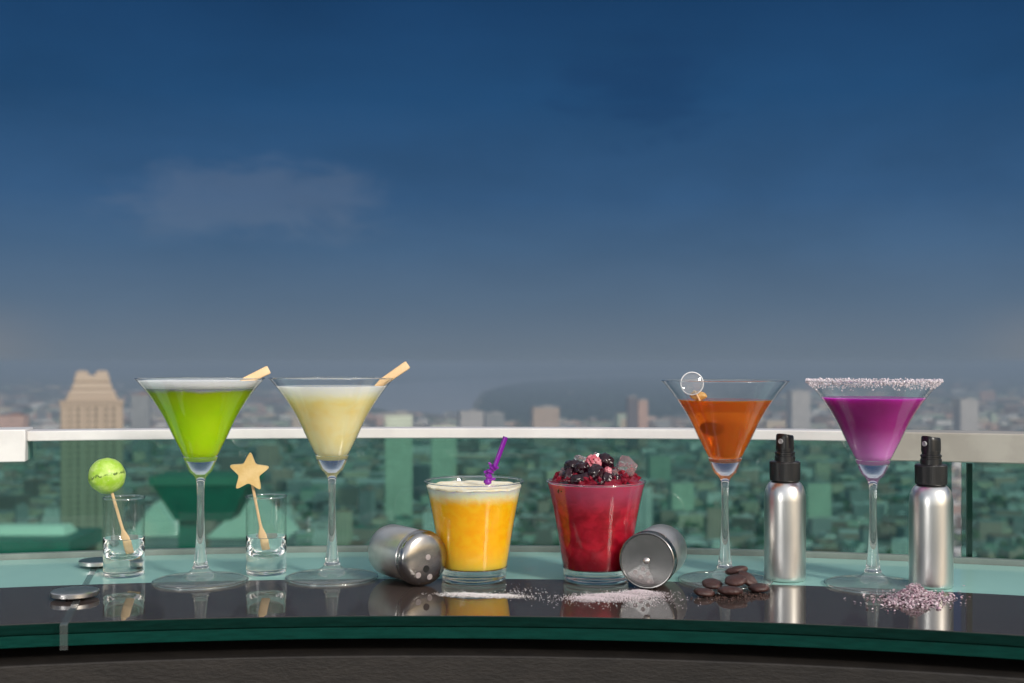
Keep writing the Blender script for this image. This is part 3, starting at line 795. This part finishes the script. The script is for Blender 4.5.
# two picks standing head up in the shot glasses
Ys1 = F*HC/(575.5-Y0); Ys2 = F*HC/(573.5-Y0)
def melon_head(center, r, seed=1):
    def f(t, base, m_):
        o = MB().blob((0, 0, 0), r, 4, .018, seed, 3.0).build('melon_ball', m_, t, loc=Vector(center)-base, angle=80)
    return f
def star_head(center, R, rot, th=.0075):
    def f(t, base, m_):
        mb = MB(); pts = []
        raw = []
        for i in range(10):
            a = rot+pi/2+i*pi/5; r = R if i % 2 == 0 else R*.46
            raw.append(Vector((r*cos(a), r*sin(a), 0)))
        # rounded points
        out = []
        for i in range(10):
            p, q, s = raw[i-1], raw[i], raw[(i+1) % 10]
            k = .36 if i % 2 == 0 else .16
            A, B = q.lerp(p, k), q.lerp(s, k)
            for u in (0, .33, .67, 1):
                out.append(A.lerp(q, u).lerp(q.lerp(B, u), u))
        n_ = len(out); vs = []
        for (yy, sc) in ((-th/2, .965), (-th/2+.0007, 1.0), (th/2-.0007, 1.0), (th/2, .965)):
            vs += [(q.x*sc, yy, q.y*sc) for q in out]
        fs = [(l*n_+i, l*n_+(i+1) % n_, (l+1)*n_+(i+1) % n_, (l+1)*n_+i) for l in range(3) for i in range(n_)]
        cA = len(vs); vs.append((0, -th/2, 0)); cB = len(vs); vs.append((0, th/2, 0))
        fs += [(i, (i+1) % n_, cA) for i in range(n_)]+[(3*n_+(i+1) % n_, 3*n_+i, cB) for i in range(n_)]
        mb.add(vs, fs); o = mb.build('melon_star', m_, t, loc=Vector(center)-base, angle=24); o.rotation_euler.z = .18
    return f
c1 = P(107, 475.8, Ys1-.008); fruit_pick('bamboo pick topped by a speckled green melon ball, in the left shot glass', c1+Vector((.003, 0, -.010)), P(131, 558.5, Ys1+.004), .60, melon_head(c1, .0154), M['melon_ball'])
c2 = P(249.2, 472.5, Ys2-.008); fruit_pick('bamboo pick topped by a pale yellow melon star, in the right shot glass', c2+Vector((.001, .001, -.003)), P(266, 553.5, Ys2+.003), .66, star_head(c2, .0196, -.05), M['melon_star'], .0040)
# two picks lying in the green and the yellow cocktail, paddle up
Yg, Yy = F*HC/(581.5-Y0), F*HC/(578-Y0)
a1 = P(198, 404, Yg-.0205); fruit_pick('bamboo pick resting in the green cocktail, its paddle over the rim', a1, P(269, 369.5, Yg-.004), .56, melon_head(a1, .0125, 2), M['dark_ball'], .0037)
a2 = P(333, 416, Yy-.0115); fruit_pick('bamboo pick resting in the yellow cocktail, its paddle over the rim', a2, P(408, 364.5, Yy-.002), .56, melon_head(a2, .0115, 3), M['mango'], .0037)
# clear round headed pick hooked on the rim of the amber cocktail
Yb = F*HC/(581-Y0)
dp = empty('disc_pick', P(692, 383.5, Yb-.018), 'small clear round disc on a pick at the amber cocktail rim', 'cocktail pick')
Mx = Matrix.Rotation(radians(82), 4, 'X')
MB().lathe([(0, -.0008), (.0088, -.0008), (.0094, -.0004), (.0095, 0), (.0094, .0004), (.0088, .0008), (0, .0008)], 48, Mx).build('disc', M['clear_disc'], dp)
rg = MB()
pts = [Vector((.0094*cos(2*pi*i/48), -.0001, .0094*sin(2*pi*i/48))) for i in range(49)]
rg.tube(pts, .00045, 8); rg.build('disc_rim', M['white_plastic'], dp)
end = P(713, 427, Yb-.010)-dp.location
MB().tube([Vector((.002, .0015, -.006)), end*.5, end], [.0009, .0009, .0008], 10).build('pick_shaft', M['wood'], dp)
MB().blob((0, 0, 0), .0085, 3, .08, 4, 2.0, squash=(1.2, .8, .7)).build('fruit_slice', M['dark_fruit'], dp, loc=end)
MB().blob((0, 0, 0), .0062, 3, .2, 8, 2.0, squash=(1.2, .5, .6)).build('peel', M['peel'], dp, loc=end*.28+Vector((.0008, .003, 0)))


# ------------------------------------------------------------------ shot glasses
SHOT = [(0, .4), (12, .3), (16.4, .3), (17.2, 1.0), (17.4, 3), (17.5, 20), (17.6, 33), (16.9, 33.3), (16.0, 31), (15.0, 27), (13.2, 21), (10.4, 16.6), (6, 14.6), (0, 14.2)]
SWALL = [(17.6, 33.4), (17.65, 45), (17.8, 67), (17.7, 67.8), (17.4, 68.1), (17.0, 67.8), (16.95, 67), (16.85, 45), (16.8, 33.6)]
sg = empty('shot_glass', on_table(124, 575.5), 'heavy based shot glass holding the green melon ball pick', 'shot glass', 'clear shot glasses on the bar')
MB().lathe(mm(SHOT), 72).build('thick_base', M['glass'], sg, angle=50)
MB().lathe(mm(SWALL), 72).build('wall', M['bowl_glass'], sg, angle=50)
torus(17.35, 68.0, .6).build('rim', M['glass'], sg)
sg2 = copy_tree(sg); sg2.location = on_table(266.3, 573.5); sg2['label'] = 'heavy based shot glass holding the yellow star pick'

# ------------------------------------------------------------------ tumblers
def tumbler(loc, label):
    t = empty('tumbler', loc, label, 'tumbler', 'wide tumblers on the bar')
    base = [(0, .6), (22, .3), (26.4, .4), (27.4, 1.4), (27.6, 4), (28.3, 11.2), (26.6, 11.4), (24, 11.0), (0, 10.6)]
    MB().lathe(mm(base), 96).build('thick_base', M['glass'], t, angle=50)
    wo = smooth_tab([(28.4, 11.5), (30.2, 22), (33.0, 40), (36.6, 60), (40.0, 76), (42.3, 84)], 16)
    wall = wo+[(42.2, 84.4), (41.9, 84.5), (41.6, 84.2)]+[(r-.55, h) for r, h in wo[::-1][1:]]
    MB().lathe(mm(wall), 96).build('wall', M['bowl_glass'], t, angle=60)
    torus(42.0, 84.3, .85).build('rim', M['glass'], t)
    return t, wo
t1, wo = tumbler(on_table(474, 579.5), 'tumbler of orange drink with creamy froth and purple straw')
def tfill(t, top, material, hump=.5):
    inn = [(r-.62, h) for r, h in wo]
    prof = [(0, 11.6), (24, 11.7)]+[(interp(inn, h), h) for h in [12+(top-12)*i/20 for i in range(21)]]
    R = prof[-1][0]; prof += [(R*.97, top+hump*.3), (R*.85, top+hump*.5), (R*.5, top+hump), (0, top+hump)]
    return MB().lathe(mm(prof), 96).build('drink', material, t, angle=50)
tfill(t1, 79.0, M['orange_drink'])
fm = MB(); prof = [(interp([(r-.62, h) for r, h in wo], 79.2), 79.2), (40.4, 80.6), (34, 80.8), (26, 81.1), (16, 81.5), (8, 81.2), (0, 81.4)]
fm.lathe(mm(prof), 96, rad=lambda a, h: 1+.0*a)
fm.v = [(x, y, z+.0011*noise.noise(Vector((x*120, y*120, 1)))) for x, y, z in fm.v]
fm.build('froth', M['cream_foam'], t1, angle=80)
t2, _ = tumbler(on_table(596, 580), 'tumbler of dark red drink heaped with berries and ice')
tfill(t2, 83.2, M['red_drink'], .8)
mound = MB().blob((0, 0, 0), 1, 4, .10, 6, 3.0, squash=(.036, .036, .012))
mound.v = [(x+.003*noise.noise(Vector((x*150, y*150, z*150))), y, max(z+.002*noise.noise(Vector((x*260, y*260, 5))), -.002)+.0825) for x, y, z in mound.v]
mound.build('crushed_ice', M['red_ice'], t2, angle=25)
sh = MB(); rs = random.Random(44)
for i in range(150):
    a = rs.uniform(0, 2*pi); q = .037*sqrt(rs.random()); x, y = q*cos(a), q*sin(a)
    zz = .0815+.0125*sqrt(max(0, 1-(q/.039)**2))+rs.uniform(-.001, .003)
    grain(sh, Vector((x, y, zz)), rs.uniform(.0012, .0034), rs)
tag(sh.build('ice_shards', [M['red_ice']], t2, smooth=False, fix=False), kind='stuff')

Yr = 1.007
def berry(mb_, r, seed):
    b = MB()
    b.blob((0, 0, 0), r, 4, .13, seed, 2.6)
    return b
br = berry(None, .0068, 1).build('berry', M['berry'], angle=80)
tag(br, 'glossy dark berry heaped on the red drink', 'berry', 'dark berries heaped on the red drink')
spots = [(573.5, 467.5, -.006, 1.05), (582, 470, -.016, 1.0), (570, 477, -.012, 1.0), (595, 475, -.024, 1.2), (605, 462, -.002, 1.1), (586, 479, -.026, .9), (607, 481, -.026, .95),
         (615, 481, -.020, .9), (622, 482, -.008, .9), (578, 481, -.026, .85), (599, 484, -.031, .8)]
for i, (x, y, dy, s) in enumerate(spots):
    o = br if i == 0 else br.copy()
    if i: COL.objects.link(o)
    o.location = P(x, y, Yr+dy); o.scale = (s*1.1, s, s*.92); o.rotation_euler = (i*1.3, i*.7, i*2.1)
for (x, y, dy, s, lab) in ((565, 489, -.037, .95, 'dark berry sunk against the left wall of the red tumbler'), (624, 488, -.037, .95, 'dark berry sunk against the right wall of the red tumbler')):
    o = br.copy(); COL.objects.link(o); o.location = P(x, y, Yr+dy*.55); o.scale = (s, s, s); tag(o, lab, 'berry')
rb = MB()
rr_ = random.Random(8)
for i in range(46):
    z_ = 1-2*(i+.5)/46; a = i*2.399963; q = sqrt(1-z_*z_)
    rb.blob((.0058*q*cos(a), .0058*q*sin(a), .0066*z_), .00195, 1, .05, i)
o = rb.build('raspberry', M['raspberry'], loc=P(593, 464, Yr-.010)); tag(o, 'frosty pink raspberry on top of the red drink', 'raspberry')
o = MB().blob((0, 0, 0), .0034, 3, .2, 31, 3).build('red_currant', M['raspberry'], loc=P(608, 471, Yr-.018)); tag(o, 'small red fruit piece between dark berries and ice', 'fruit')
def ice(seed, r, loc, label):
    bm = bmesh.new(); rn = random.Random(seed)
    for i in range(26):
        v = Vector((rn.gauss(0, 1), rn.gauss(0, 1), rn.gauss(0, 1))).normalized()*rn.uniform(.75, 1.1)*r
        bm.verts.new(v)
    bmesh.ops.convex_hull(bm, input=bm.verts[:])
    for v in [v for v in bm.verts if not v.link_faces]: bm.verts.remove(v)
    me = bpy.data.meshes.new('ice_chunk'); bm.to_mesh(me); bm.free(); me.materials.append(M['ice'])
    o = bpy.data.objects.new('ice_chunk', me); COL.objects.link(o); o.location = loc
    tag(o, label, 'ice', 'ice chunks on the red drink')
ice(1, .0125, P(624, 470, Yr-.004), 'largest clear ice chunk, right of the berries on the red drink')
ice(2, .0065, P(580.5, 461.5, Yr+.004), 'small ice chunk topping the berries on the left')
ice(3, .0068, P(564, 475, Yr-.002), 'clear ice sliver at the left rim of the red tumbler')
ice(4, .0062, P(613, 475, Yr-.018), 'little ice chunk in front of the largest one')
ice(5, .0055, P(596, 458.5, Yr+.012), 'tiny ice chunk behind the pink raspberry')

# purple crinkled straw in the orange drink
Yo = F*HC/(579.5-Y0)-.012
st = empty('drinking_straw', P(487.4, 483, Yo), 'short purple bendy straw standing in the orange drink', 'straw')
q0 = st.location
pt = lambda x, y, d=0: P(x, y, Yo+d)-q0
MB().tube([pt(494.3, 467.5), pt(499, 455), pt(505.6, 437)], [.0020, .0021, .0022], 16).build('straw_top', M['purple_plastic'], st)
nb = MB(); path = []
cp = [(486.9, 489), (487.4, 483), (488.5, 477), (490, 472), (492, 468.5), (494.3, 466.5)]
for i in range(31):
    t = i/30*(len(cp)-1); j = min(int(t), len(cp)-2); u = t-j
    path.append((cp[j][0]+(cp[j+1][0]-cp[j][0])*u, cp[j][1]+(cp[j+1][1]-cp[j][1])*u))
nb.tube([pt(x, y) for x, y in path], [.0024+.0010*(1 if i % 6 < 3 else -.4) for i in range(31)], 16)
nb.build('bellows', M['purple_plastic'], st, angle=60)
kk = MB(); kk.tube([pt(484, 472.5), pt(489, 471), pt(494, 469.5), pt(498.8, 467)], [.0012, .0016, .0015, .0009], 10, .6)
kk.tube([pt(488.5, 462.5), pt(492, 466), pt(494.5, 469)], [.0008, .0015, .0014], 10, .6); kk.tube([pt(487, 481), pt(491, 479.5), pt(495.5, 478.5)], [.0014, .0014, .0008], 10, .6)
kk.build('crimp', M['purple_plastic'], st)


# ------------------------------------------------------------------ salt shakers
SH_AX = Matrix.Rotation(radians(90), 4, 'X')     # lathe axis +Z -> -Y (lid towards the camera)
def shaker(loc, yaw, roll, label, style):
    t = empty('salt_shaker', loc, label, 'salt shaker', 'steel shakers lying on the bar', yaw)
    ax = Matrix.Translation((0, 0, .0232)) @ SH_AX @ Matrix.Rotation(roll, 4, 'Z')
    body = mm([(0, -66), (17, -66), (19.5, -65.4), (21.3, -63.6), (22, -61), (22.2, -50), (22.2, -14), (21.2, -12.5), (21.2, -10)])
    MB().lathe(body, 96, ax).build('body', M['steel'], t, angle=40)
    if style == 'dome':
        lid = mm([(21.3, -14.2), (22.9, -13.8), (23.1, -13), (22.4, -12.2), (22.4, -10.2), (23.0, -9.6), (23.2, -8.8), (23.0, -8.0), (22.5, -7.4), (22.6, -7.5), (22.3, -5.8), (21.6, -4.2), (20.4, -2.9), (18.6, -1.9), (16, -1.1), (12, -.4), (7, .05), (0, .2)])
        zf, rf = .0002, .0147
    else:
        lid = mm([(21.3, -14.2), (22.9, -13.8), (23.1, -13), (22.4, -12.0), (22.5, -10.4), (23.1, -9.6), (23.1, -1.4), (23.0, -.4), (22.4, 0), (21.6, -.1), (21.2, -.9), (0, -1.1)])
        zf, rf = -.0010, .0208
    MB().lathe(lid, 96, ax).build('lid', M['steel_dull'] if style == 'dome' else M['steel_dark'], t, angle=30)
    # revolving shutter with its window sector, rivet and pour holes
    def zl(r):
        if style != 'dome': return zf
        return interp([(-2.9, 20.4), (-1.9, 18.6), (-1.1, 16), (-.4, 12), (.05, 7), (.2, 0)][::-1], r*1000)/1000
    if style != 'dome':
        a0, a1 = radians(215), radians(290)
        sec = MB(); vs = [Vector((0, 0, zf+.0004))]+[Vector((rf*.93*cos(a0+(a1-a0)*i/14), rf*.93*sin(a0+(a1-a0)*i/14), zf+.0004)) for i in range(15)]
        vs += [Vector((v.x, v.y, zf-.0001)) for v in vs]
        sec.add([ax @ v for v in vs], [tuple(range(16)), tuple(range(31, 15, -1))]+[(i, (i+1) % 16, 16+(i+1) % 16, 16+i) for i in range(16)])
        sec.build('shutter', M['steel_dull'], t, smooth=False)
        MB().lathe([(0, zf+.0026), (.0014, zf+.0023), (.0025, zf+.0014), (.0027, zf+.0003)], 24, ax).build('rivet', M['steel'], t)
        hs = [(.0075, 246, 'w', .0018), (.0135, 226, 'w', .0019), (.0145, 250, 'w', .0019), (.0105, 276, 'w', .0018), (.0165, 276, 'w', .0018)]
    else:
        hs = [(.0018, 80, 'w', .0022), (.0078, 262, 'b', .0026), (.0150, 236, 'w', .0023), (.0150, 280, 'w', .0023)]
    for (r, a, kx, hr) in hs:
        cx, cy = r*cos(radians(a)), r*sin(radians(a))
        tl = Matrix.Identity(4)
        if style == 'dome' and r > .003:
            sl = (zl(r+.001)-zl(r-.001))/.002
            tl = Matrix.Rotation(math.atan(-sl), 4, Vector((-sin(radians(a)), cos(radians(a)), 0)))
        MB().lathe([(0, .0005), (hr, .0005), (hr*1.12, .0002)], 24, ax @ Matrix.Translation((cx, cy, zl(r))) @ tl).build('pour_hole', M['hole_black'] if kx == 'b' else M['hole_salt'], t)
    return t
pl = P(427.5, 558.5, .972); shaker((pl.x, pl.y, 0.0002), radians(35), 0, 'domed steel shaker on its side left of the orange tumbler', 'dome')
pr = P(646.5, 563.3, .965); shaker((pr.x, pr.y, 0.0002), radians(-19), 0, 'flat lidded steel shaker on its side beside the red tumbler', 'flat')


# ------------------------------------------------------------------ spray bottles
def spray_bottle(loc, label):
    t = empty('spray_bottle', loc, label, 'spray bottle', 'aluminium spray bottles on the bar')
    MB().lathe(mm([(0, .8), (13, .6), (15.6, .2), (16.8, .9), (17.4, 2.4), (17.5, 5), (17.5, 68), (17.3, 72), (16.6, 76.5), (15.4, 80), (13.6, 82.6), (11.8, 84), (10.5, 84.6), (0, 84.8)]), 96).build('body', M['alu'], t, angle=40)
    MB().lathe(mm([(0, 84.9), (12.3, 84.9), (12.8, 85.3), (12.8, 100.2), (12.4, 101), (11.4, 101.4), (0, 101.4)]), 144, rad=lambda a, h: 1+.012*(1 if int(a/(2*pi)*144+.5) % 2 else -1) if .0855 < h < .1003 else 1).build('cap', M['black_plastic'], t, angle=25)
    pump = MB().lathe(mm([(8.6, 101.4), (8.6, 105.5), (8.0, 106), (8.0, 107.2), (8.5, 107.6), (8.5, 109), (7.4, 109.6), (7.4, 111), (7.7, 111.3), (7.7, 112.6), (0, 112.7)]), 48)
    pump.build('pump_collar', M['black_plastic'], t, angle=30)
    hd = MB(); vs = []; ns = 24
    lv = [(.1126, 1.0), (.1150, 1.0), (.1205, .99), (.1232, .97), (.1242, .88)]
    for z, s in lv:
        for i in range(ns):
            a = 2*pi*i/ns; cx, sy = cos(a), sin(a)
            x = .0068*s*math.copysign(abs(cx)**.7, cx); y = .0075*s*math.copysign(abs(sy)**.7, sy)
            vs.append((x, y, z-(.0010 if z > .119 else 0)*(y/.0075) - (.0006*(x/.0068)**2 if z > .122 else 0)))
    fs = [(l*ns+i, l*ns+(i+1) % ns, (l+1)*ns+(i+1) % ns, (l+1)*ns+i) for l in range(len(lv)-1) for i in range(ns)]+[tuple((len(lv)-1)*ns+i for i in range(ns))]
    hd.add(vs, fs); h = hd.build('spray_head', M['black_plastic'], t, angle=40)
    h.rotation_euler.z = -.72
    nz = MB().lathe([(0, .0010), (.0008, .0010), (.0016, .0012), (.0021, .0010), (.0023, 0)], 24, Matrix.Translation((0, -.0073, .1185)) @ SH_AX)
    nz.build('nozzle', M['grey_plastic'], h)
    return t
b1 = spray_bottle(on_table(784.9, 579.5), 'brushed aluminium spray bottle between the amber and purple cocktails')
b2 = copy_tree(b1); b2.location = on_table(931, 586.5); b2['label'] = 'brushed aluminium spray bottle at the right end, beside pink flakes'
b2.rotation_euler.z = -.35


# ------------------------------------------------------------------ chocolate, salt and pink flakes on the bar
cb = MB().lathe(mm([(0, 0), (5, 0), (7.6, .5), (9.0, 1.6), (9.3, 2.8), (8.6, 4.0), (6.6, 5.0), (3.5, 5.6), (0, 5.8)]), 40, rad=lambda a, h: 1+.035*sin(2*a+1)+.02*sin(5*a)+.012*sin(11*a+h*900))
cho = cb.build('chocolate_button', M['chocolate'], angle=60)
CB = [(704, 596.5, 0, .05, .1, 'leftmost chocolate button, lying flat in front of the amber glass', .95),
      (712, 590.5, .002, .12, -.15, 'chocolate button overlapping the leftmost one from behind', 1.0),
      (730, 597, .001, .08, .05, 'front chocolate button in the middle of the little heap', 1.15),
      (736, 592, .006, -.2, .15, 'chocolate button propped behind the front one', 1.05),
      (737, 584, .0075, .22, -.10, 'topmost chocolate button of the heap', 1.15),
      (746, 588, .0045, -.1, .62, 'steeply tilted chocolate button on the right of the heap', 1.05),
      (759, 592, 0, .04, -.05, 'lone chocolate button nearest the left spray bottle', .98)]
for i, (x, y, z, rx, ry, lab, s) in enumerate(CB):
    o = cho if i == 0 else cho.copy()
    if i: COL.objects.link(o)
    p = on_table(x, y); o.location = (p.x, p.y, z+.0009); o.rotation_euler = (rx, ry, i*1.1); o.scale = (s*.93, s*.93, s)
    tag(o, lab, 'chocolate', 'dark chocolate buttons by the amber glass')
r3 = random.Random(12)
cr = MB()
for i in range(260):
    p = on_table(732+r3.gauss(0, 16), 597+r3.gauss(0, 2.2)); s = r3.uniform(.0003, .0011)
    grain(cr, p+Vector((0, 0, s*.7)), s, r3)
tag(cr.build('chocolate_crumbs', M['crumb'], smooth=False, fix=False), 'dark chocolate crumbs scattered under the chocolate buttons', 'crumbs', None, 'stuff')

def spill(name, label, mate, lobes, seed, n):
    mb = MB(); rn = random.Random(seed)
    for i in range(n):
        cx, cy, sx, sy, hh = rn.choices(lobes, [l[5] for l in lobes])[0][:5]
        u, v = rn.gauss(0, 1), rn.gauss(0, 1)
        p = on_table(cx+u*sx, cy+v*sy+u*sx*.02)
        top_ = hh*math.exp(-(u*u+v*v)*.55)
        s = rn.uniform(.00016, .00036)
        grain(mb, Vector((p.x, p.y, s*.6+rn.random()*top_)), s, rn)
    return tag(mb.build(name, mate, smooth=False, fix=False), label, 'salt', None, 'stuff')
spill('salt_trail', 'thin white trail of spilled salt before the orange tumbler', M['salt'],
      [(468, 595, 13, 1.0, .0014, 5), (500, 596, 12, .9, .0012, 4), (520, 592, 14, 3, .0002, .18), (540, 598, 16, 3, .0002, .16)], 4, 3800)
spill('salt_heap', 'pinkish salt heap spilled from the shaker beside the red tumbler', M['pink_salt'],
      [(612, 597.5, 17, 1.7, .0035, 6), (640, 594, 12, 1.6, .0035, 4), (590, 599, 12, 1.4, .0016, 2), (568, 601, 18, 2.5, .0002, .16), (655, 600, 20, 3.5, .0002, .45), (625, 606, 20, 2.5, .0002, .12)], 5, 6800)

fl = MB(); r4 = random.Random(31)
for i in range(1500):
    u, v = r4.gauss(0, 1), r4.gauss(0, 1)
    spread = r4.random() < .12
    p = on_table(914+u*(24 if spread else 13.5), 600+v*(5 if spread else 3.2))
    hh = .0125*math.exp(-(u*u+v*v)*.75) if not spread else 0
    z = .0008+r4.random()*hh
    a = r4.uniform(.0007, .0017); b_ = a*r4.uniform(.35, .7); t_ = .00025
    M_ = Matrix.Translation((p.x, p.y, z)) @ Matrix.Rotation(r4.uniform(0, 6), 4, 'Z') @ Matrix.Rotation(r4.gauss(0, .5), 4, 'X') @ Matrix.Rotation(r4.gauss(0, .5), 4, 'Y')
    bend = r4.uniform(-.3, .5)*a
    q = [(-a, -b_*.6, 0), (0, -b_, bend), (a, -b_*.4, 0), (a*.9, b_*.6, 0), (0, b_, bend), (-a*.9, b_*.5, 0)]
    vs = [M_ @ Vector(w_) for w_ in q]+[M_ @ (Vector(w_)+Vector((0, 0, t_))) for w_ in q]
    fl.add(vs, [(5, 4, 1, 0), (4, 3, 2, 1), (6, 7, 10, 11), (7, 8, 9, 10)]+[(j, (j+1) % 6, 6+(j+1) % 6, 6+j) for j in range(6)])
tag(fl.build('pink_flakes', M['flakes'], smooth=False, fix=False), 'heap of pink flakes before the purple cocktail and right bottle', 'flakes', None, 'stuff')


# ------------------------------------------------------------------ the hazy air over the city
hz = bpy.data.materials.new('haze_air'); hz.use_nodes = True; k = NT(hz.node_tree); k.n.clear()
pv = k.new('ShaderNodeVolumePrincipled'); pv.inputs['Color'].default_value = (.255, .33, .435, 1); pv.inputs['Density'].default_value = 1.85e-4
pv.inputs['Anisotropy'].default_value = 0.0
ho = k.new('ShaderNodeOutputMaterial'); k.l.new(pv.outputs[0], ho.inputs['Volume'])
h_ = MB().box((0, 30000, (GZ-1+8)/2), (122000, 78000, 8-(GZ-1))).build('haze', hz, smooth=False)
tag(h_, kind='stuff')
